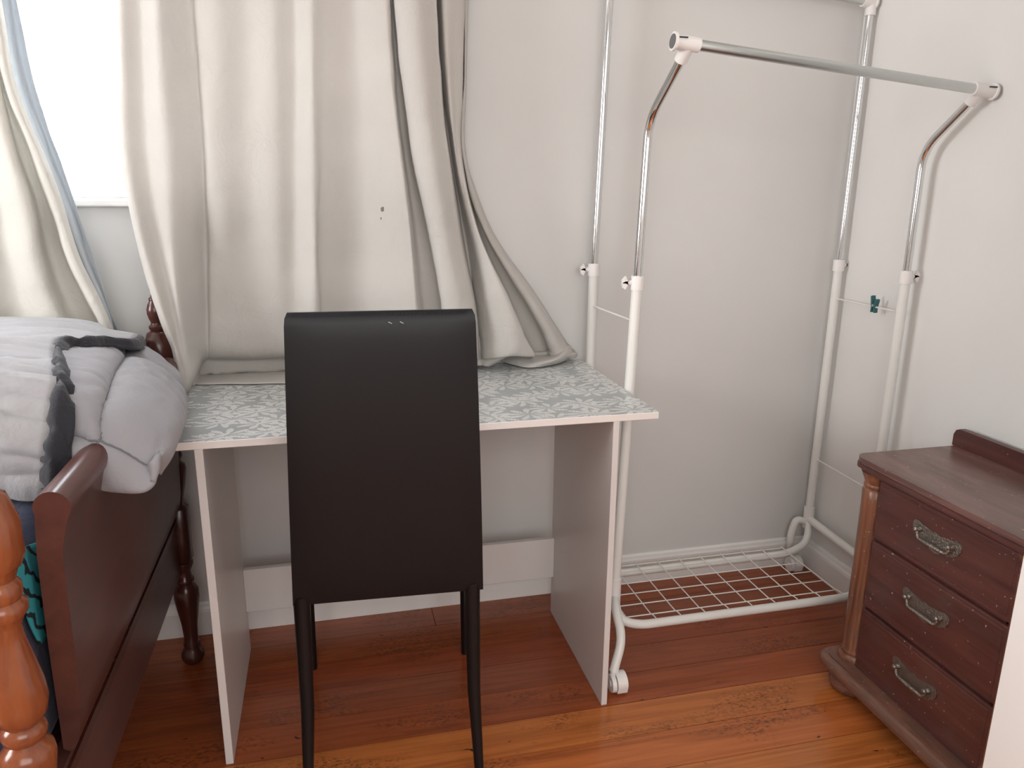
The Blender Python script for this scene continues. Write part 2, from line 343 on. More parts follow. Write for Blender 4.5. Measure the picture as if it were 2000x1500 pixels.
# teal cloth hanging at the foot end of the mattress
g=[]
for i,x_ in enumerate(np.linspace(0,1,6)):
    y=-.99+.16*x_; g.append([( -.082+.004*math.sin(i*2),y+.0*i,.765-.01*i),(-.080+.003*math.sin(i*3),y+.012,.70),(-.081,y+.025+.01*x_,.65),(-.081,y+.045+.015*x_*0,.605-.02*x_)])
G=cr(np.transpose(cr(g,6),(1,0,2)),6); tag(sheet('striped_cloth',G,M['teal'],thick=.003),'teal cloth with black wavy stripes hanging between bed post and footboard','cloth')
# ---------------------------------------------------------------- bedding: grey comforter and blanket
rows=[(-.12,.80,-.10),(-.14,.885,-.085),(-.20,.908,-.035),(-.34,.918,.004),(-.50,.922,.022),(-.62,.918,.038),(-.695,.905,.045),(-.742,.865,.047),(-.752,.815,.042),(-.742,.785,.034)]
def comf_ctrl():
    g=[]
    for j,(y,zt,xr) in enumerate(rows):
        xs=[-.86,-.60,-.42,-.28,-.18,xr-.115,xr-.055,xr-.014,xr,xr-.010]
        zs_=[zt-.012,zt,zt+.004,zt-.002,zt-.012,zt-.030,zt-.058,zt-.098,.795,.748]
        if j in (0,): zs_=[.78]*8+[.77,.74]
        if j==1: zs_=[zt-.02,zt-.01,zt-.01,zt-.01,zt-.015,zt-.02,zt-.03,zt-.05,.80,.748]
        if j>=7: zs_=[min(z_,zt) for z_ in zs_[:7]]+[min(zs_[7],zt-.01),[.80,.79,.779][j-7],[.775,.772,.769][j-7]]
        g.append([(x_,y+(.004*max(0,i-6) if j>=5 else 0),z_) for i,(x_,z_) in enumerate(zip(xs,zs_))])
    return np.array(g)
CC=comf_ctrl()
NU,NV=18,16
def dense(C,a,b_): return np.transpose(cr(np.transpose(cr(C,a),(1,0,2)),b_),(1,0,2))
G=dense(CC,NU,NV)      # axis 0 rows (y), axis 1 columns (x)
def arc(G):
    u=np.concatenate([np.zeros((G.shape[0],1)),np.cumsum(np.linalg.norm(np.diff(G,axis=1),axis=2),axis=1)],1)
    v=np.concatenate([np.zeros((1,G.shape[1])),np.cumsum(np.linalg.norm(np.diff(G,axis=0),axis=2),axis=0)],0); return u,v
def outward(G,centre):
    n=gnormals(G); c=np.array(centre); s=np.sign(np.sum(n*(G-c),axis=2,keepdims=True)); s[s==0]=1; return n*s
U,V=arc(G); n=outward(G,(-.35,-.45,.6))
UI=int(5.55*NV); VI=int(6.9*NU); U0=U[:,UI:UI+1]; V0=V[3*NU:3*NU+1,:]; VS=V[VI:VI+1,:]-V0
Uq=U-U0; Vq=(V-V0)/VS*.225
su=np.where(Uq>0,np.minimum(Uq/.36,.55),(Uq/.235)%1); sv=(Vq/.225)%1
du=np.minimum(su,1-su)*.235; dv=np.minimum(sv,1-sv)*.225
q=(1-np.exp(-du/.010))*(1-np.exp(-dv/.010))*(.8+.2*(1-np.exp(-du/.05))*(1-np.exp(-dv/.05)))
dm=np.minimum(du,dv); puck=vnoise(U*70+V*20,V*80-U*15,5)*np.exp(-dm/.030)*.0042
right=np.clip((G[...,0]+.09)/.08,0,1)*np.clip((G[...,2]-.76)/.08,0,1)
arcs=np.abs(vnoise(V*38+U*10,U*5,13))*.007*right*(V<V.max()-.2)
wr=.004*np.abs(vnoise(U*7+V*3,V*16-U*5,1))+.003*np.abs(vnoise(U*14,V*46,2))
ef=np.minimum(1,np.minimum((V.max(0)[None]-V)/.05,(U.max(1)[:,None]-U)/.05))
G2=G+n*((.024*q+1.5*wr*q+puck+arcs*q)*(.15+.85*ef))[...,None]
G2[...,2]=np.maximum(G2[...,2],.762-.012*np.sin(G2[...,0]*22+1.0)-.02*(G2[...,1]>-.6))
wm=(np.clip((G[...,0]+.03)/.03,0,1)*np.clip((-.60-G[...,1])/.05,0,1))[...,None]
for _ in range(40):
    A_=G2.copy(); A_[1:-1,1:-1]=(G2[:-2,1:-1]+G2[2:,1:-1]+G2[1:-1,:-2]+G2[1:-1,2:])/4; G2=G2*(1-wm)+A_*wm
com=sheet('comforter',G2,M['comforter'],thick=.010); tag(com,'grey quilted comforter bunched over the end of the bed','comforter')
def stitch(line):
    line=np.array(line); b=BM(); tube(b,[Vector(p_) for p_ in line],.0016,6); finish('stitching',b,M['stitch'],com)
NG=gnormals(G2); NG*=np.sign(np.sum(NG*(G2-np.array((-.35,-.45,.6))),axis=2,keepdims=True))
jit=lambda k:.0012*math.sin(k*1.9)
stitch([G2[i,UI]+NG[i,UI]*(.0065+jit(i)) for i in range(int(1.3*NU),G.shape[0]-6)])
for r_ in (3*NU,VI): stitch([G2[r_,j]+NG[r_,j]*(.0065+jit(j)) for j in range(int(3.5*NV),int(7.6*NV))])
# blanket on top, left part
ai=np.arange(G.shape[1])/(G.shape[1]-1)
nr=G.shape[0]; rowx=[(0,-.14),(.222,-.10),(.32,-.080),(.345,-.083),(.372,-.112),(.405,-.134),(.43,-.158),(.46,-.150),(.555,-.118),(.667,-.096),(.78,-.092),(1,-.105)]
edge=np.interp(np.linspace(0,1,nr),[a for a,_ in rowx],[b_ for _,b_ in rowx])
def offsurf(G,n,i,xt,off):
    xs=G[i,:,0]; j=int(np.searchsorted(xs[:100],xt)); j=min(max(j,1),99); t=(xt-xs[j-1])/(xs[j]-xs[j-1]+1e-9)
    return (G[i,j-1]*(1-t)+G[i,j]*t)+(n[i,j-1]*(1-t)+n[i,j]*t)*off
B=[]; TR=[]
for i in range(nr):
    e=edge[i]; B.append([offsurf(G,n,i,x_,.024) for x_ in np.linspace(-.84,e,64)])
    e2=.020+.014*min(1,max(0,(i/nr-.6)/.15)); TR.append([offsurf(G,n,i,e-.004+e2*k/7,[.028,.036,.041,.041,.037,.032,.028,.026][k]) for k in range(8)])
B=np.array(B); nb=outward(B,(-.35,-.45,.6)); ub,vb=arc(B)
prox=np.exp(-(ub[:,-1:]-ub)/.07)
h=.013*np.abs(vnoise(vb*11+ub*3,ub*4-vb*2,8))+.008*np.abs(vnoise(vb*34+ub*3,ub*5,9))+.010*prox*np.abs(vnoise(vb*40,ub*6,11))*(vb<.72)
# horizontal stitched seam low on the front
sl=vb.max()-.085; h=h-.006*np.exp(-((vb-sl)/.006)**2); h+= .006*np.abs(vnoise(ub*34,vb*4,12))*(vb>sl)*np.clip((vb-sl)/.03,0,1)
B=B+nb*h[...,None]; 
tb=sheet('blanket',B,M['blanket'],thick=.006); tag(tb,'light grey blanket with charcoal ruffled edge lying on the quilted comforter','blanket')
TR=np.array(TR); nt=outward(TR,(-.35,-.45,.6)); ut,vt=arc(TR); TR=TR+nt*(.006*vnoise(vt*45,ut*30,4))[...,None]
sheet('edging',TR,M['binding'],tb,thick=.005)
# ---------------------------------------------------------------- desk
H=.74; t=.0165; DX=1.0345; DYF=-.499; DYB=.044
desk=root('desk',(.517,-.23,0),'white panel-leg desk with grey fern-print top under the curtain','desk')
b=BM(); box(b,0,DX,DYF,DYB,H-t,H-.0006,.0012,1); top=finish('desktop',b,M['white_edge'],desk,False)
b=BM(); box(b,.0015,DX-.0015,DYF+.0015,DYB-.001,H-.0009,H); finish('printed_surface',b,M['print'],top,False)
b=BM(); box(b,.0635,.0795,-.499,-.0625,0,H-t,.0008,1); finish('side_panel',b,M['white'],desk,False)
b=BM(); box(b,.9275,.942,-.499,-.0625,0,H-t,.0008,1); finish('side_panel',b,M['white'],desk,False)
b=BM(); box(b,.0797,.9273,-.086,-.070,.125,.247,.0008,1); finish('back_rail',b,M['white'],desk,False)
# ---------------------------------------------------------------- curtains
CUR=np.array([[[-0.069,-0.04,1.8039],[-0.086,-0.04,1.606],[-0.0974,-0.04,1.45],[-0.1061,-0.045,1.2869],[-0.0891,-0.08,1.1185],[-0.0547,-0.125,0.9484],[-0.0261,-0.13,0.8404],[-0.0209,-0.13,0.7787],[-0.0203,-0.13,0.7262]],[[-0.0492,-0.055,1.8009],[-0.0666,-0.055,1.604],[-0.0786,-0.055,1.4489],[-0.089,-0.055,1.2868],[-0.073,-0.09,1.119],[-0.0376,-0.135,0.9494],[-0.0155,-0.14,0.8421],[-0.0133,-0.135,0.7796],[-0.0134,-0.135,0.731]],[[-0.0189,-0.04,1.8081],[-0.0346,-0.04,1.609],[-0.0449,-0.04,1.4521],[-0.0535,-0.04,1.288],[-0.0446,-0.07,1.1177],[-0.0207,-0.115,0.9459],[-0.0102,-0.12,0.8376],[-0.0057,-0.12,0.778],[-0.0099,-0.12,0.733]],[[0.0193,-0.075,1.8004],[0.0066,-0.075,1.6042],[-0.0007,-0.075,1.4495],[-0.0049,-0.07,1.2877],[-0.0082,-0.09,1.1186],[-0.0022,-0.12,0.9461],[0.0037,-0.11,0.8349],[0.0076,-0.1,0.7825],[-0.0057,-0.1,0.7375]],[[0.0534,-0.045,1.8127],[0.0425,-0.045,1.6126],[0.037,-0.045,1.4546],[0.0368,-0.045,1.2894],[0.0269,-0.055,1.1165],[0.0162,-0.07,0.9379],[0.0148,-0.06,0.8237],[0.015,-0.05,0.7894],[-0.0039,-0.05,0.7372]],[[0.0747,-0.0238,1.8212],[0.0682,-0.0238,1.6185],[0.0678,-0.0238,1.4585],[0.065,-0.0238,1.2906],[0.0532,-0.017,1.1142],[0.0386,-0.0125,0.9285],[0.0284,-0.0035,0.8111],[0.0065,0.1298,0.747],[0.0088,-0.0502,0.747]],[[0.0909,-0.0462,1.8155],[0.0839,-0.0462,1.6148],[0.0827,-0.0462,1.4563],[0.0803,-0.0462,1.2901],[0.0688,-0.0395,1.1154],[0.0542,-0.0305,0.9308],[0.0416,-0.0035,0.8105],[0.0278,0.1254,0.747],[0.032,-0.055,0.747]],[[0.1405,-0.05,1.8185],[0.1282,-0.05,1.6166],[0.1203,-0.05,1.4572],[0.1105,-0.0462,1.2906],[0.1004,-0.044,1.1155],[0.0873,-0.0215,0.9285],[0.0792,-0.0035,0.8089],[0.0624,0.1182,0.747],[0.0742,-0.0587,0.747]],[[0.2,-0.0312,1.8295],[0.1864,-0.0312,1.6239],[0.1763,-0.0312,1.4617],[0.1658,-0.0312,1.2921],[0.154,-0.0215,1.114],[0.1415,-0.0125,0.9255],[0.1344,-0.0035,0.8065],[0.1205,0.1124,0.747],[0.1306,-0.0705,0.747]],[[0.2597,-0.0387,1.8322],[0.2477,-0.0387,1.626],[0.239,-0.0387,1.4632],[0.2285,-0.035,1.2931],[0.2187,-0.0305,1.1141],[0.2056,-0.0215,0.9251],[0.1966,-0.0035,0.8038],[0.1865,0.1174,0.747],[0.1905,-0.0779,0.747]],[[0.3007,-0.02,1.8415],[0.2887,-0.02,1.6323],[0.2797,-0.02,1.4671],[0.2714,-0.02,1.2944],[0.2626,-0.017,1.1132],[0.2548,-0.017,0.923],[0.2476,-0.017,0.8044],[0.2405,0.1126,0.747],[0.2436,-0.089,0.747]],[[0.3372,-0.0613,1.8317],[0.3276,-0.0613,1.626],[0.3207,-0.0613,1.4636],[0.3146,-0.0575,1.2937],[0.3082,-0.0575,1.1152],[0.3002,-0.0485,0.9265],[0.296,-0.0305,0.8052],[0.2922,0.1083,0.747],[0.2894,-0.0934,0.747]],[[0.3736,-0.0387,1.8419],[0.3618,-0.0387,1.6327],[0.352,-0.0387,1.4676],[0.3407,-0.0312,1.2952],[0.3275,-0.026,1.1133],[0.3174,-0.0215,0.9219],[0.3136,-0.0035,0.7987],[0.3113,0.1107,0.747],[0.3105,-0.0925,0.747]],[[0.4186,-0.0238,1.8503],[0.4131,-0.0238,1.6389],[0.4104,-0.0238,1.4717],[0.4077,-0.02,1.2967],[0.4025,-0.0125,1.1122],[0.3968,-0.008,0.9175],[0.3919,0.001,0.7943],[0.3942,0.1066,0.747],[0.3858,-0.0976,0.747]],[[0.4476,-0.05,1.8446],[0.4526,-0.05,1.6358],[0.4616,-0.05,1.4705],[0.4723,-0.05,1.2968],[0.4786,-0.0485,1.1138],[0.4832,-0.0395,0.9199],[0.4861,-0.0215,0.795],[0.4964,0.0986,0.747],[0.4794,-0.0956,0.747]],[[0.4865,-0.07,1.8416],[0.4895,-0.07,1.6338],[0.4959,-0.07,1.4693],[0.5123,-0.07,1.2967],[0.5296,-0.07,1.1148],[0.5401,-0.07,0.9229],[0.5451,-0.07,0.8028],[0.5532,-0.03,0.7718],[0.5511,-0.04,0.7338]],[[0.5004,-0.065,1.8444],[0.5028,-0.065,1.6356],[0.5083,-0.065,1.4704],[0.5226,-0.065,1.2971],[0.5416,-0.065,1.1144],[0.5524,-0.065,0.9218],[0.5589,-0.065,0.8012],[0.5667,-0.03,0.7711],[0.5647,-0.04,0.7359]],[[0.5077,-0.01,1.8622],[0.5114,-0.01,1.6475],[0.5183,-0.01,1.4776],[0.5345,-0.01,1.2993],[0.5594,-0.01,1.1113],[0.5763,-0.01,0.9127],[0.5887,0.0,0.786],[0.5925,0.01,0.7667],[0.5904,0.0,0.7292]],[[0.5141,-0.02,1.8596],[0.5213,-0.02,1.646],[0.5322,-0.02,1.4769],[0.5487,-0.02,1.2992],[0.5838,-0.025,1.112],[0.6195,-0.03,0.9145],[0.6368,-0.03,0.7903],[0.6421,-0.03,0.7691],[0.6446,-0.03,0.745]],[[0.5094,-0.085,1.8389],[0.5184,-0.085,1.6324],[0.5314,-0.085,1.4688],[0.55,-0.085,1.2968],[0.5862,-0.085,1.1153],[0.6192,-0.085,0.9229],[0.6389,-0.085,0.802],[0.6499,-0.05,0.776],[0.6541,-0.04,0.7525]],[[0.5482,-0.11,1.8343],[0.5575,-0.11,1.6295],[0.5703,-0.11,1.4672],[0.5886,-0.11,1.2966],[0.6163,-0.105,1.1163],[0.6497,-0.1,0.9244],[0.6776,-0.08,0.7992],[0.6853,-0.06,0.778],[0.6879,-0.045,0.7563]],[[0.5978,-0.09,1.8448],[0.6024,-0.09,1.6363],[0.6092,-0.09,1.4712],[0.6262,-0.09,1.298],[0.6494,-0.09,1.1153],[0.6846,-0.09,0.9218],[0.6974,-0.09,0.8005],[0.7079,-0.05,0.7775],[0.7098,-0.04,0.7569]],[[0.605,-0.08,1.8485],[0.6098,-0.08,1.6388],[0.6167,-0.08,1.4728],[0.6366,-0.08,1.2985],[0.6637,-0.075,1.1144],[0.6991,-0.07,0.9184],[0.7135,-0.05,0.7913],[0.7163,-0.05,0.7744],[0.7196,-0.04,0.7565]],[[0.6153,-0.01,1.8714],[0.6213,-0.01,1.654],[0.6298,-0.01,1.4819],[0.6513,-0.005,1.3015],[0.6835,0.0,1.1101],[0.7148,-0.01,0.9087],[0.7251,-0.02,0.7844],[0.7287,-0.03,0.7722],[0.7287,-0.03,0.7537]],[[0.6214,-0.04,1.8625],[0.6266,-0.04,1.6481],[0.634,-0.04,1.4784],[0.6546,-0.04,1.3003],[0.6907,-0.02,1.1112],[0.7214,-0.04,0.9131],[0.733,-0.05,0.7904],[0.7397,-0.045,0.7708],[0.7418,-0.035,0.7529]],[[0.6224,-0.08,1.85],[0.6277,-0.08,1.6399],[0.6351,-0.08,1.4735],[0.6526,-0.075,1.299],[0.6913,-0.06,1.1134],[0.7447,-0.085,0.9193],[0.7756,-0.09,0.7971],[0.7588,-0.06,0.7774],[0.7559,-0.035,0.7536]],[[0.6582,-0.07,1.8562],[0.6559,-0.07,1.6436],[0.6541,-0.07,1.4754],[0.6589,-0.075,1.2991],[0.698,-0.08,1.1145],[0.7702,-0.11,0.9224],[0.8148,-0.1,0.7975],[0.8013,-0.07,0.7917],[0.7874,-0.04,0.7718]],[[0.6831,-0.055,1.863],[0.6793,-0.055,1.6481],[0.6754,-0.055,1.4781],[0.6674,-0.07,1.2994],[0.7075,-0.085,1.1147],[0.7917,-0.105,0.9211],[0.858,-0.08,0.7914],[0.8519,-0.05,0.7853],[0.8427,-0.03,0.7885]],[[0.6865,-0.03,1.8711],[0.6825,-0.03,1.6535],[0.6786,-0.03,1.4813],[0.6714,-0.04,1.3006],[0.715,-0.02,1.111],[0.7992,-0.04,0.9109],[0.866,-0.03,0.7804],[0.8671,-0.01,0.7761],[0.8625,0.0,0.7654]],[[0.6925,-0.01,1.8779],[0.6886,-0.01,1.658],[0.6847,-0.01,1.4841],[0.6776,-0.02,1.3014],[0.7331,0.03,1.1082],[0.8289,0.035,0.8986],[0.8899,0.03,0.7665],[0.8901,0.02,0.7687],[0.8903,0.02,0.7598]],[[0.6968,0.0,1.8814],[0.693,0.0,1.6604],[0.6891,0.0,1.4855],[0.6837,0.0,1.3022],[0.7445,0.038,1.1077],[0.8713,0.04,0.8966],[0.9351,0.035,0.7635],[0.9276,0.02,0.767],[0.9278,0.02,0.7581]],[[0.6943,-0.02,1.8749],[0.6906,-0.02,1.6561],[0.6868,-0.02,1.4829],[0.6815,-0.02,1.3015],[0.7394,-0.0,1.1098],[0.8637,-0.01,0.9045],[0.932,-0.015,0.7743],[0.932,-0.015,0.7743],[0.9338,-0.01,0.7644]],[[0.6968,-0.02,1.8751],[0.6931,-0.02,1.6562],[0.6893,-0.02,1.483],[0.6854,-0.02,1.3015],[0.7532,-0.0,1.1097],[0.8826,-0.015,0.9047],[0.9632,-0.02,0.774],[0.9618,-0.015,0.7759],[0.9638,0.0,0.7638]],[[0.703,0.0,1.8819],[0.6993,0.0,1.6607],[0.6956,0.0,1.4857],[0.6917,0.0,1.3024],[0.7672,0.02,1.1085],[0.9145,0.025,0.8977],[1.0005,0.02,0.7639],[1.0079,0.01,0.7657],[1.0006,0.01,0.7541]]])
def wrinkle(G,amp,seed,bot=None):
    U,V=arc(G); n=gnormals(G)
    h=amp*(vnoise(U*7,V*2.2,seed)+.5*vnoise(U*19+V*3,V*6-U*4,seed+1)); 
    if bot is not None: h=h*(1+bot*np.clip((1.05-G[...,2])/.3,0,1.2)); h+= amp*.8*vnoise(U*26+V*14,V*17-U*8,seed+2)*np.clip((1.1-G[...,2])/.3,0,1)
    return G+n*h[...,None]
top_row=CUR[:,:1].copy(); top_row[...,2]=2.22; CUR=np.concatenate([top_row,CUR],1); G=dense(CUR,5,12); G=wrinkle(G,.0024,21,1.5); G[...,1]=np.minimum(G[...,1],YB-.004)
inside=(G[...,0]>-.004)&(G[...,0]<DX); G[...,2]=np.where(inside,np.maximum(G[...,2],H+.0035),G[...,2])
cur=sheet('curtain',G,M['curtain'],thick=.0016,origin=(0,0,.75)); tag(cur,'wide cream curtain with a small stain falling behind the chair onto the desktop','curtain','cream window curtains')
G=dense(np.array([[[0.7915,0.0402,0.748],[0.8178,-0.0039,0.745],[0.8594,-0.0457,0.744],[0.938,-0.0222,0.745],[0.9908,0.0172,0.75],[1.0171,0.0418,0.757]],[[0.8069,0.0432,0.757],[0.8348,-0.0054,0.762],[0.8695,-0.0291,0.757],[0.92,-0.0559,0.765],[0.9675,-0.0254,0.775],[1.0132,0.0404,0.768]],[[0.8295,0.0448,0.766],[0.8543,0.0254,0.772],[0.903,0.0392,0.764],[0.9435,0.0125,0.765],[0.9706,0.0145,0.79],[0.9967,0.0194,0.782]],[[0.8862,0.1187,0.757],[0.913,0.143,0.757],[0.9537,0.1743,0.752],[0.9727,0.1406,0.755],[0.9691,0.0696,0.8],[0.9896,0.0552,0.79]]]),6,8); G=wrinkle(G,.0012,31); G[...,2]=np.maximum(G[...,2],H+.0035); hm=sheet('hem_fold',G,M['curtain'],cur,thick=.0016)
LCC=np.array([[[-0.4528,-0.0415,1.7709],[-0.4659,-0.0415,1.5832],[-0.4732,-0.0415,1.4252],[-0.4775,-0.0415,1.2806],[-0.4849,-0.0415,1.1733],[-0.4925,-0.0415,1.0626],[-0.4967,-0.0415,0.9714],[-0.502,-0.0415,0.872],[-0.5059,-0.0415,0.8062]],[[-0.4034,-0.0765,1.7641],[-0.4153,-0.0765,1.5789],[-0.4216,-0.0765,1.423],[-0.4298,-0.0765,1.2801],[-0.4366,-0.0765,1.1742],[-0.4435,-0.0765,1.065],[-0.4473,-0.0765,0.9751],[-0.452,-0.0765,0.8769],[-0.4556,-0.0765,0.812]],[[-0.3849,-0.0415,1.7766],[-0.4008,-0.0415,1.5871],[-0.4114,-0.0415,1.4275],[-0.4143,-0.0415,1.2817],[-0.4158,-0.0415,1.1734],[-0.4224,-0.0415,1.0617],[-0.4257,-0.0415,0.9696],[-0.4301,-0.0415,0.8692],[-0.4334,-0.0415,0.8027]],[[-0.3736,-0.0345,1.7798],[-0.3845,-0.0345,1.5895],[-0.3899,-0.0345,1.4292],[-0.3874,-0.0345,1.2824],[-0.3783,-0.0345,1.1734],[-0.3791,-0.0345,1.0605],[-0.3715,-0.0345,0.9673],[-0.3645,-0.0345,0.8652],[-0.3608,-0.0345,0.7976]],[[-0.3484,-0.0695,1.7709],[-0.3551,-0.0695,1.584],[-0.3561,-0.0695,1.4263],[-0.3379,-0.0765,1.2817],[-0.3242,-0.08,1.1746],[-0.3266,-0.0765,1.0635],[-0.3209,-0.0695,0.9709],[-0.3049,-0.0695,0.8698],[-0.2957,-0.0695,0.8026]],[[-0.3351,-0.0765,1.7699],[-0.3377,-0.0765,1.5835],[-0.3345,-0.0765,1.4263],[-0.3159,-0.0835,1.2819],[-0.2979,-0.087,1.1749],[-0.2978,-0.0835,1.0638],[-0.2895,-0.0765,0.9711],[-0.2657,-0.0765,0.8696],[-0.2515,-0.0765,0.8021]],[[-0.329,-0.0625,1.7748],[-0.3293,-0.0625,1.5869],[-0.3238,-0.0625,1.4283],[-0.3099,-0.066,1.2826],[-0.2915,-0.0695,1.1744],[-0.287,-0.066,1.0621],[-0.2751,-0.0625,0.9687],[-0.2431,-0.0625,0.866],[-0.2239,-0.0625,0.7975]],[[-0.3437,-0.0135,1.7889],[-0.344,-0.0135,1.5962],[-0.3383,-0.0135,1.4336],[-0.3211,-0.0135,1.2843],[-0.3022,-0.01,1.1729],[-0.2899,-0.01,1.0572],[-0.2698,-0.01,0.9613],[-0.2354,-0.0135,0.8561],[-0.2154,-0.0135,0.7856]],[[-0.3235,-0.0205,1.7884],[-0.3301,-0.0205,1.5956],[-0.331,-0.0205,1.433],[-0.2994,-0.0205,1.2844],[-0.278,-0.0205,1.1733],[-0.2611,-0.0205,1.0578],[-0.234,-0.0205,0.9618],[-0.1967,-0.0205,0.8559],[-0.1742,-0.0205,0.7852]],[[-0.3039,-0.066,1.7758],[-0.3111,-0.066,1.5873],[-0.313,-0.066,1.4283],[-0.281,-0.066,1.2831],[-0.2589,-0.066,1.1744],[-0.2402,-0.066,1.0615],[-0.2136,-0.066,0.9677],[-0.1781,-0.066,0.8641],[-0.1566,-0.066,0.795]],[[-0.2961,-0.073,1.7743],[-0.3013,-0.073,1.5864],[-0.3009,-0.073,1.4279],[-0.2668,-0.073,1.2831],[-0.2435,-0.073,1.1746],[-0.2235,-0.073,1.0619],[-0.1957,-0.073,0.9682],[-0.1631,-0.073,0.8649],[-0.1435,-0.073,0.796]],[[-0.2977,-0.0625,1.7774],[-0.298,-0.0625,1.5888],[-0.2927,-0.0625,1.4295],[-0.2569,-0.0625,1.2836],[-0.2322,-0.0625,1.1744],[-0.2128,-0.0625,1.0608],[-0.1813,-0.0625,0.9664],[-0.1526,-0.0625,0.8624],[-0.1354,-0.0625,0.7932]]]); top_row=LCC[:,:1].copy(); top_row[...,2]=2.22; LCC=np.concatenate([top_row,LCC],1); G=dense(LCC,6,10); G=wrinkle(G,.0035,41,.6); G[...,1]=np.minimum(G[...,1],YB-.006)
lcu=sheet('curtain',G,M['curtain_left'],thick=.0016); tag(lcu,'cream curtain with blue-grey lining drawn aside behind the bed, at the left edge','curtain','cream window curtains')
G=dense(np.array([[[-0.3108,-0.045,1.7818],[-0.3104,-0.045,1.5917],[-0.3042,-0.045,1.4311],[-0.2683,-0.045,1.2841],[-0.2435,-0.045,1.174],[-0.2241,-0.045,1.0594],[-0.1924,-0.045,0.9642],[-0.1647,-0.045,0.8595],[-0.1481,-0.045,0.7897]],[[-0.2936,-0.052,1.7811],[-0.2928,-0.052,1.5913],[-0.2862,-0.052,1.431],[-0.253,-0.052,1.2841],[-0.229,-0.052,1.1742],[-0.2094,-0.052,1.0599],[-0.184,-0.052,0.965],[-0.1607,-0.052,0.8607],[-0.1469,-0.052,0.7913]],[[-0.2898,-0.0345,1.7869],[-0.2867,-0.0345,1.5953],[-0.2777,-0.0345,1.4334],[-0.2489,-0.0345,1.2848],[-0.2235,-0.0345,1.1737],[-0.2024,-0.0345,1.0583],[-0.1821,-0.0345,0.9625],[-0.1606,-0.0345,0.8572],[-0.148,-0.0345,0.7873]],[[-0.2792,-0.0415,1.7856],[-0.2748,-0.0415,1.5945],[-0.2646,-0.0415,1.433],[-0.2366,-0.0415,1.2848],[-0.2131,-0.0415,1.1739],[-0.1887,-0.0415,1.0587],[-0.1715,-0.0415,0.9632],[-0.1522,-0.0415,0.8583],[-0.1408,-0.0415,0.7885]]]),6,10); G=wrinkle(G,.003,51,.6); sheet('lining',G,M['lining'],lcu,thick=.001)
rod=root('curtain_rod',(-.3,-.055,2.24),'plain metal curtain rod carrying the cream curtains above the window','curtain rod')
b=BM(); tube(b,[(-1.25,-.055,2.24),(.85,-.055,2.24)],.011,16); finish('pole',b,M['chrome_dull'],rod)
for x_ in (-1.2,.80):
    b=BM(); tube(b,[(x_,-.055,2.24),(x_,.052,2.24)],.007,10); lathe(b,[(.022,0),(.022,.006)],(x_,.047,2.24),(0,1,0),16); finish('bracket',b,M['chrome_dull'],rod)
# ---------------------------------------------------------------- clothes rack
rk=root('clothes_rack',(1.39,-.22,0),'double-rail chrome and white wheeled clothes rack in the room corner','clothes rack')
R=.0112; RW=.0128
P_={'LB':[(1.045,.004,.16),(1.050,.004,1.0)],'RB':[(1.822,.004,.20),(1.825,.002,1.01)],'LF':[(1.031,-.298,.16),(1.053,-.296,1.0)],'RF':[(1.803,-.300,.20),(1.803,-.302,1.0)]}
def lerp(a,b_,t_): return tuple(a[i]+(b_[i]-a[i])*t_ for i in range(3))
def at_z(k,z):
    a,c_=P_[k]; return lerp(a,c_,(z-a[2])/(c_[2]-a[2]))
ch={'LB':[at_z('LB',1.0),(1.068,.002,1.76)],'RB':[at_z('RB',1.0),(1.830,.0,1.66),(1.831,.0,1.70)],
    'LF':[at_z('LF',1.0),(1.061,-.298,1.372),(1.073,-.430,1.488)],'RF':[at_z('RF',1.0),(1.803,-.302,1.320),(1.809,-.430,1.428)]}
for k in ('LF','RF','LB','RB'):
    b=BM(); tube(b,[at_z(k,.16),at_z(k,1.0)],RW,18); finish('lower_post',b,M['rack_white'],rk)
    b=BM(); tube(b,fillet(ch[k],.05,8),R-.001,18); tag(finish('upper_post',b,M['chrome'],rk),'chrome upper tube')
    c_=at_z(k,.985); d=at_z(k,1.018); b=BM(); tube(b,[c_,d],RW+.0036,20); clamp=finish('clamp',b,M['plastic'],rk,True,30)
    s=-1 if k[0]=='L' else 1; mid=at_z(k,1.002); b=BM()
    tube(b,[mid,(mid[0]+s*.022,mid[1],mid[2])],[.0075,.006],10)
    tube(b,[(mid[0]+s*.020,mid[1],mid[2]),(mid[0]+s*.026,mid[1],mid[2])],.0035,8)
    # winged knob
    for a in (-1,1):
        prism(b,[(mid[0]+s*.025,mid[2]-.004),(mid[0]+s*.025,mid[2]+.004),(mid[0]+s*.031,mid[2]+a*.016 if a>0 else mid[2]+.004),(mid[0]+s*.040,mid[2]+.006 if a>0 else mid[2]),(mid[0]+s*.037,mid[2]-.001 if a>0 else mid[2]-.012),(mid[0]+s*.031,mid[2]-.001 if a>0 else mid[2]-.016)],mid[1]-.004,mid[1]+.004,'y')
    finish('knob',b,M['plastic'],rk,True,35)
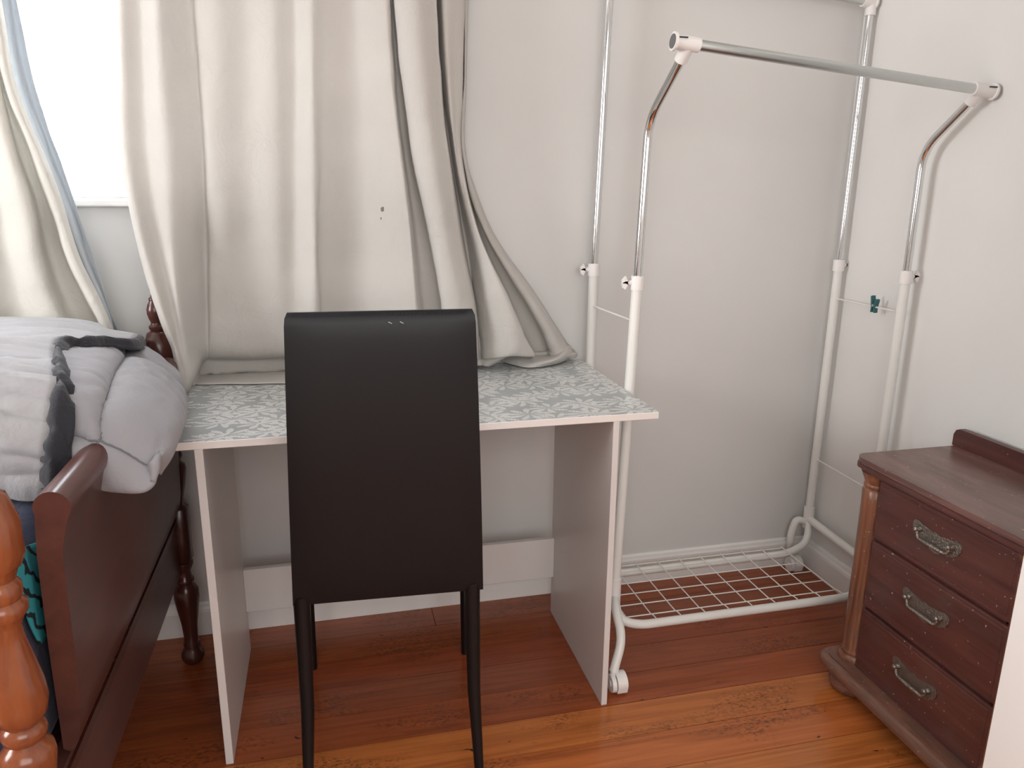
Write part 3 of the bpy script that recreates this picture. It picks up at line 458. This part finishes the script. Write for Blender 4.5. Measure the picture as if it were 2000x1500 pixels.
def bar(name,pL,pR,over,mt):
    a,c_=Vector(pL),Vector(pR); d=(c_-a).normalized(); b=BM(); tube(b,[a-d*.02,c_+d*.02],R,22); tag(finish(name,b,mt,rk),'chrome rail')
    for p_,s in ((a,-1),(c_,1)):
        e=BM(); tube(e,[p_-d*s*.022,p_+d*s*over,p_+d*s*(over+.001),p_+d*s*(over+.006)],[R+.0038,R+.0038,R+.0075,R+.0075],24)
        cp=finish('rail_socket',e,M['plastic'],rk,True,35)
        e=BM(); tube(e,[p_+d*s*(over+.004),p_+d*s*(over+.0075)],R+.003,24); tag(finish('end_cap',e,M['cap'],cp,True,35),'dark round cap')
        e=BM(); u_=p_+d*s*(over-.010); box(e,u_.x-.010,u_.x+.010,u_.y-R-.0048,u_.y-R+.001,u_.z+.006,u_.z+.0085); finish('slot',e,M['dark'],cp,False)
fL,fR=Vector((1.075,-.450,1.508)),Vector((1.806,-.450,1.445))
bar('hanging_rail',fL,fR,.030,M['chrome_dull'])
bar('hanging_rail',Vector((1.069,.002,1.79)),Vector((1.824,.0,1.722)),.012,M['chrome_dull'])
for a,c_ in ((ch['LF'][2],fL),(ch['RF'][2],fR),(ch['RB'][2],Vector((1.831,.0,1.722))),(ch['LB'][1],Vector((1.069,.002,1.79)))):
    a=Vector(a); d=(c_-a).normalized(); b=BM(); tube(b,[a-d*.012,c_-d*.006],R+.0028,20); finish('tee_socket',b,M['plastic'],rk)
# side wires
for z in (.905,.39):
    for s in 'LR':
        b=BM(); tube(b,[at_z(s+'B',z-.003),at_z(s+'F',z+.003)],.0024,8); finish('cross_wire',b,M['rack_white'],rk)
# side bars, shelf rails, feet
for s in 'LR':
    b=BM(); a=at_z(s+'B',.18); c_=at_z(s+'F',.18); tube(b,[a,c_],.0125,16); finish('side_bar',b,M['rack_white'],rk)
    for q in 'BF':
        a=at_z(s+q,.18); b=BM(); tube(b,[(a[0],a[1],.150),(a[0],a[1],.222)],.0165,20); finish('corner_joint',b,M['plastic'],rk,True,35)
        d=1 if s=='L' else -1; yy=a[1]
        if q=='F': pts=fillet([(a[0],yy,.168),(a[0]-d*.022,yy-.065,.170),(a[0]-d*.024,yy-.125,.125),(a[0]-d*.055,yy-.150,.052)],.04,8)
        else: pts=fillet([(a[0]-.004,yy,.165),(a[0]-.045,yy,.185),(a[0]-.062,yy,.12),(a[0]-.050,yy,.052)],.03,6)
        b=BM(); tube(b,pts,.0115,16); finish('foot_tube',b,M['rack_white'],rk)
        wx,wy=pts[-1][0]+.012,pts[-1][1]-.006
        b=BM()
        prism(b,[(wy+.027*math.cos(a_),.027+.025*math.sin(a_)) for a_ in np.linspace(-.35,PI+.1,16)]+[(wy-.022,.007),(wy+.020,.007)],wx-.010,wx+.016,'x')
        tube(b,[(wx-.012,wy,.024),(wx-.022,wy,.024)],[.0238,.0225],24); tube(b,[(wx-.022,wy,.024),(wx-.024,wy,.024)],.008,12); tube(b,[(wx-.012,wy+.006,.03),(wx-.012,wy+.006,.060)],.0085,12)
        box(b,wx-.008,wx+.014,wy-.014,wy+.014,.0,.012,.003,1)
        finish('caster',b,M['plastic'],rk,True,35)
zs=.112
LFx,RFx=at_z('LF',.18)[0],at_z('RF',.18)[0]; LBx,RBx=at_z('LB',.18)[0],at_z('RB',.18)[0]
yf_,yb_=-.345,-.072
b=BM(); tube(b,fillet([(LFx,-.30,.165),(LFx,-.335,.12),(LFx+.055,yf_,zs-.008),(RFx-.10,yf_,zs-.008),(RFx-.03,yf_+.005,.11),(RFx,-.305,.17)],.03,6),.0118,16); finish('shelf_rail',b,M['rack_white'],rk)
b=BM(); tube(b,fillet([(LBx,.0,.165),(LBx+.01,-.04,.12),(LBx+.05,yb_,zs-.008),(RBx-.115,yb_,zs-.008),(RBx-.03,-.045,.12),(RBx,.0,.175)],.04,8),.0118,16); finish('shelf_rail',b,M['rack_white'],rk)
x0,x1=1.052,1.688; shelf=None
b=BM(); zt=zs+.008
pathw=[(x0,yb_+.012,zt),(x1,yb_+.012,zt)]; tube(b,pathw,.0018,8)
shelf=finish('wire_shelf',b,M['rack_white'],rk)
for i in range(5):
    yy=yb_-.03-i*(yb_-.03-(yf_+.022))/4.0
    b=BM(); tube(b,[(x0,yy,zt-.002),(x1,yy,zt-.002)],.0016,6); finish('wire',b,M['rack_white'],shelf)
for i in range(10):
    xx=x0+(x1-x0)*i/9; b=BM(); tube(b,[(xx,yb_+.014,zt-.004),(xx,yb_+.012,zt+.004),(xx,yb_-.014,zt+.0035),(xx+.002,yb_-.03,zt),(xx+.004,yf_+.022,zt),(xx+.008,yf_+.014,zt),(xx+.010,yf_-.002,zt-.001)],.0016,6); finish('wire',b,M['rack_white'],shelf)
# clothes peg on the right cross wire
a=Vector(lerp(at_z('RB',.902),at_z('RF',.908),.63))
pg=root('clothes_peg',tuple(a),'small dark teal clothes peg clipped on the rack cross wire','clothes peg')
for s in (-1,1):
    b=BM(); prism(b,[(a.y+s*.003,a.z-.014),(a.y+s*.0075,a.z-.016),(a.y+s*.007,a.z-.002),(a.y+s*.0125,a.z+.024+(.004*s)),(a.y+s*.0075,a.z+.027+(.004*s)),(a.y+s*.002,a.z+.004),(a.y+s*.0025,a.z-.006)],a.x-.006,a.x+.006,'x')
    finish('jaw',b,M['peg'],pg,False)
b=BM(); tube(b,[(a.x-.007,a.y,a.z+.004),(a.x+.007,a.y,a.z+.004)],.0035,12); finish('spring',b,M['steel'],pg)
# ---------------------------------------------------------------- dresser
dr=root('chest_of_drawers',(1.69,-.78,0),'dark mahogany bedside chest with three drawers against the right wall','chest of drawers')
Y1,Y0=-.525,-1.045; FX=1.547
b=BM(); box(b,FX+.018,XR-.022,Y0+.03,Y1-.03,.03,.590); finish('carcass',b,M['mahogany'],dr,False)
b=BM(); prism(b,rrect(1.531,XR-.020,Y0,Y1,.03,6,(0,1,1,0)),.603,.612,'z'); prism(b,rrect(1.534,XR-.020,Y0+.003,Y1-.003,.03,6,(0,1,1,0)),.597,.6035,'z'); finish('top',b,M['mahogany_top'],dr,True,30)
b=BM(); prism(b,rrect(1.529,XR-.021,Y0-.001,Y1+.001,.03,6,(0,1,1,0)),.588,.5972,'z'); prism(b,rrect(1.537,XR-.021,Y0+.005,Y1-.005,.03,6,(0,1,1,0)),.580,.5882,'z'); tag(finish('top_moulding',b,M['mahogany'],dr,True,30),'darker edge moulding')
b=BM(); prism(b,[(Y1+.006,.612),(Y1+.006,.640),(Y1-.000,.652),(Y1-.010,.657),(Y0,.657),(Y0,.612)],XR-.036,XR-.020,'x'); finish('splashback',b,M['mahogany'],dr,False)
for yc in (Y1-.044,Y0+.044):
    b=BM(); lathe(b,[(.0365,.085),(.0375,.091),(.0355,.097),(.0305,.101),(.0335,.107),(.0315,.112),(.0300,.118),(.0295,.20),(.0295,.50),(.0305,.535),(.0255,.54),(.0285,.545),(.0285,.549),(.0265,.552),(.029,.560),(.034,.572),(.037,.580)],(1.570,yc,0),n=28)
    tag(finish('column',b,M['column'],dr,True,50),'worn turned corner column')
b=BM(); box(b,FX+.010,FX+.02,Y0+.078,Y1-.078,.08,.585); finish('front_frame',b,M['mahogany'],dr,False)
# plinth with half-round moulding and rounded feet
b=BM(); prism(b,rrect(1.516,XR-.022,Y0+.004,Y1-.002,.03,6,(0,1,1,0)),.050,.085,'z')
tube(b,fillet([(XR-.03,Y1+.004,.066),(1.517,Y1+.003,.066),(1.513,Y0-.002,.066)],.03,8),.0175,14)
finish('plinth',b,M['plinth'],dr,True,40)
for yc in (Y1-.055,Y0+.055):
    for xc in (1.565,1.78):
        b=BM(); lathe(b,[(.036,0),(.048,.008),(.054,.024),(.052,.040),(.044,.052)],(xc,yc,0),n=24); finish('foot',b,M['plinth'],dr,True,50)
def handle(zc,yc,x,drw):
    b=BM(); W=.066
    top_=[(-1,.014),(-.94,.020),(-.80,.022),(-.62,.018),(-.35,.016),(-.15,.013),(0,.016),(.15,.013),(.35,.016),(.62,.018),(.80,.022),(.94,.020),(1,.014)]
    bot=[(1,.004),(.9,-.008),(.72,-.016),(.55,-.021),(.3,-.022),(.18,-.027),(0,-.030),(-.18,-.027),(-.3,-.022),(-.55,-.021),(-.72,-.016),(-.9,-.008),(-1,.004)]
    prism(b,[(yc+u*W,zc+v_) for u,v_ in top_+bot],x-.0025,x,'x')
    for s in (-1,1): lathe(b,[(.0065,0),(.0075,.003),(.006,.007),(.0045,.010),(.0055,.014),(.003,.017)],(x-.002,yc+s*.045,zc+.006),(-1,0,0),12)
    pts=[(x-.008,yc-.045,zc+.006)]+[(x-.009-.003*math.sin(a_),yc-.045*math.cos(a_),zc+.006-.019*min(1,math.sin(a_)*1.9)**.8) for a_ in np.linspace(.05,PI-.05,17)]+[(x-.008,yc+.045,zc+.006)]
    rr=[.0028]+[.0028+.0022*math.sin(a_)**2 for a_ in np.linspace(.05,PI-.05,17)]+[.0028]; tube(b,pts,rr,10)
    tag(finish('handle',b,M['antique'],drw,True,40),'ornate antique drop handle')
for z0,z1 in ((.432,.574),(.254,.424),(.082,.246)):
    b=BM(); box(b,FX-.0,FX+.012,Y0+.060,Y1-.080,z0,z1,.003,2)
    e=.010; box(b,FX-.0012,FX+.002,Y0+.060+e,Y1-.080-e,z0+e,z1-e,.0012,1)
    d_=finish('drawer',b,M['mahogany'],dr,False)
    handle(z0+(z1-z0)*.55+ .002,-.788,FX-.001,d_)
# ---------------------------------------------------------------- white wardrobe at the right edge
wd=root('wardrobe',(1.66,-1.5,0),'plain white cupboard standing beside the dark dresser at the right edge','cupboard')
b=BM(); box(b,1.468,XR-.02,-1.95,-1.062,.04,1.9,.002,1); finish('body',b,M['wardrobe'],wd,False)
b=BM(); box(b,1.45,1.467,-1.95+.004,-1.064,.05,1.89,.002,1); dd=finish('door',b,M['wardrobe'],wd,False)
b=BM(); tube(b,[(1.45,-1.80,1.0),(1.43,-1.80,1.0),(1.43,-1.80,1.12),(1.45,-1.80,1.12)],.004,8); finish('handle',b,M['chrome'],dd)
b=BM(); box(b,1.49,XR-.02,-1.94,-1.07,0,.04); finish('base',b,M['wardrobe'],wd,False)
# ---------------------------------------------------------------- chair
chr_=root('dining_chair',(.43,-.42,0),'black faux leather high-back chair tucked under the desk','chair')
fl,fr=Vector((.245,-.189,0)),Vector((.643,-.211,0)); ax=(fr-fl).normalized(); ay=Vector((-ax.y,ax.x,0)); c0=(fl+fr)/2
def W(a,d,z): # chair frame: a across, d backwards (towards the room), z up
    return c0+ax*a-ay*d+Vector((0,0,z))
# backrest, padded slab tapering up
nv,nu=26,20; b=BM(); TH=.034
def back_pt(u,v_,side):
    hw=.188-.0235*v_; z=.425+v_*.585; dep=.405+.055*v_+.012*math.sin(PI*v_)
    r=.02; a=hw*u
    # rounded upper corners
    cz_=1.01-z; zz=z
    pad=(1-abs(u)**6)*(1-abs(2*v_-1)**10)
    return W(a+.002*v_,dep+side*(TH/2*(.62+.38*pad)),zz)
def ring(v_):
    P=[]
    for k in range(nu+1): P.append(back_pt(-1+2*k/nu,v_,1))
    for k in range(nu+1): P.append(back_pt(1-2*k/nu,v_,-1))
    return P
vsn=[0,.01]+[i/nv for i in range(1,nv)]+[.985,1.0]
rings=[]
for v_ in vsn:
    P=ring(v_); 
    if v_>.96: # round the top edge
        s=math.sqrt(max(0,1-((v_-.96)/.04)**2)); cen=W(0,.405+.055*v_,.425+v_*.585)
        Q=[]
        for q_ in P:
            d=q_-cen; across=d.dot(ax); dpt=d-ax*across; Q.append(cen+ax*across*(1-.028*(1-s))+dpt*(.45+.55*s))
        P=Q
    rings.append([b.verts.new(q_) for q_ in P])
m_=len(rings[0])
for i in range(len(rings)-1):
    for k in range(m_): b.faces.new((rings[i][k],rings[i][(k+1)%m_],rings[i+1][(k+1)%m_],rings[i+1][k]))
b.faces.new(rings[0][::-1]); b.faces.new(rings[-1])
bk=finish('backrest',b,M['leather'],chr_,True,60)
# stitched seam round the back face and two staples
sm=BM(); zt_=[]
def edge_pt(u,v_): return back_pt(u,v_,1)
for k in range(46):
    u=-.93+1.86*k/45; p0=W(.160*u,.405+.055+.0125,1.005); q0=p0+ax*.0022
    tube(sm,[p0+Vector((0,0,0)),q0+Vector((0,0,.003))],.0006,5)
finish('stitching',sm,M['leather'],bk)
for k in (.035,.055):
    sm=BM(); p0=W(k-.022,.405+.058+TH/2-.002,.993); tube(sm,[p0,p0+ax*.006+Vector((0,0,-.003))],.0009,6); tag(finish('staple',sm,M['steel'],bk),'tiny bright staple')
# seat, frame, legs
b=BM()
sp=[]
for v_ in np.linspace(0,1,9): sp.append(v_)
poly=[(-.205,.0),(.205,.0),(.18,.385),(-.18,.385)]
A=[W(a,d,.425) for a,d in poly]; 
def slab(b,poly,z0,z1,bev):
    e=bmesh.new(); A=[e.verts.new(W(a,d,z0)) for a,d in poly]; Bv=[e.verts.new(W(a,d,z1)) for a,d in poly]; n_=len(poly)
    e.faces.new(A[::-1]); e.faces.new(Bv)
    for i in range(n_): e.faces.new((A[i],A[(i+1)%n_],Bv[(i+1)%n_],Bv[i]))
    bmesh.ops.bevel(e,geom=e.edges[:],offset=bev,segments=3,profile=.5,affect='EDGES'); me=bpy.data.meshes.new('t'); e.to_mesh(me); e.free(); b.from_mesh(me); bpy.data.meshes.remove(me)
slab(b,poly,.425,.475,.014); finish('seat',b,M['leather'],chr_)
b=BM(); slab(b,[(-.195,.02),(.195,.02),(.17,.38),(-.185,.38)],.405,.425,.003); finish('seat_frame',b,M['metal_black'],chr_,True,35)
for a,s in ((-.199,-1),(.199,1)):
    b=BM(); tube(b,[W(a,0,0),W(a-s*.0,.0,.43)],[.0100,.0145],18); finish('leg',b,M['metal_black'],chr_)
for a,s in ((-.172,-1),(.166,1)):
    b=BM(); tube(b,[W(a-s*.0+s*.004,.50,0),W(a+s*.0,.43,.20),W(a,.405,.44)],[.0085,.0135,.0165],20); finish('leg',b,M['metal_black'],chr_)
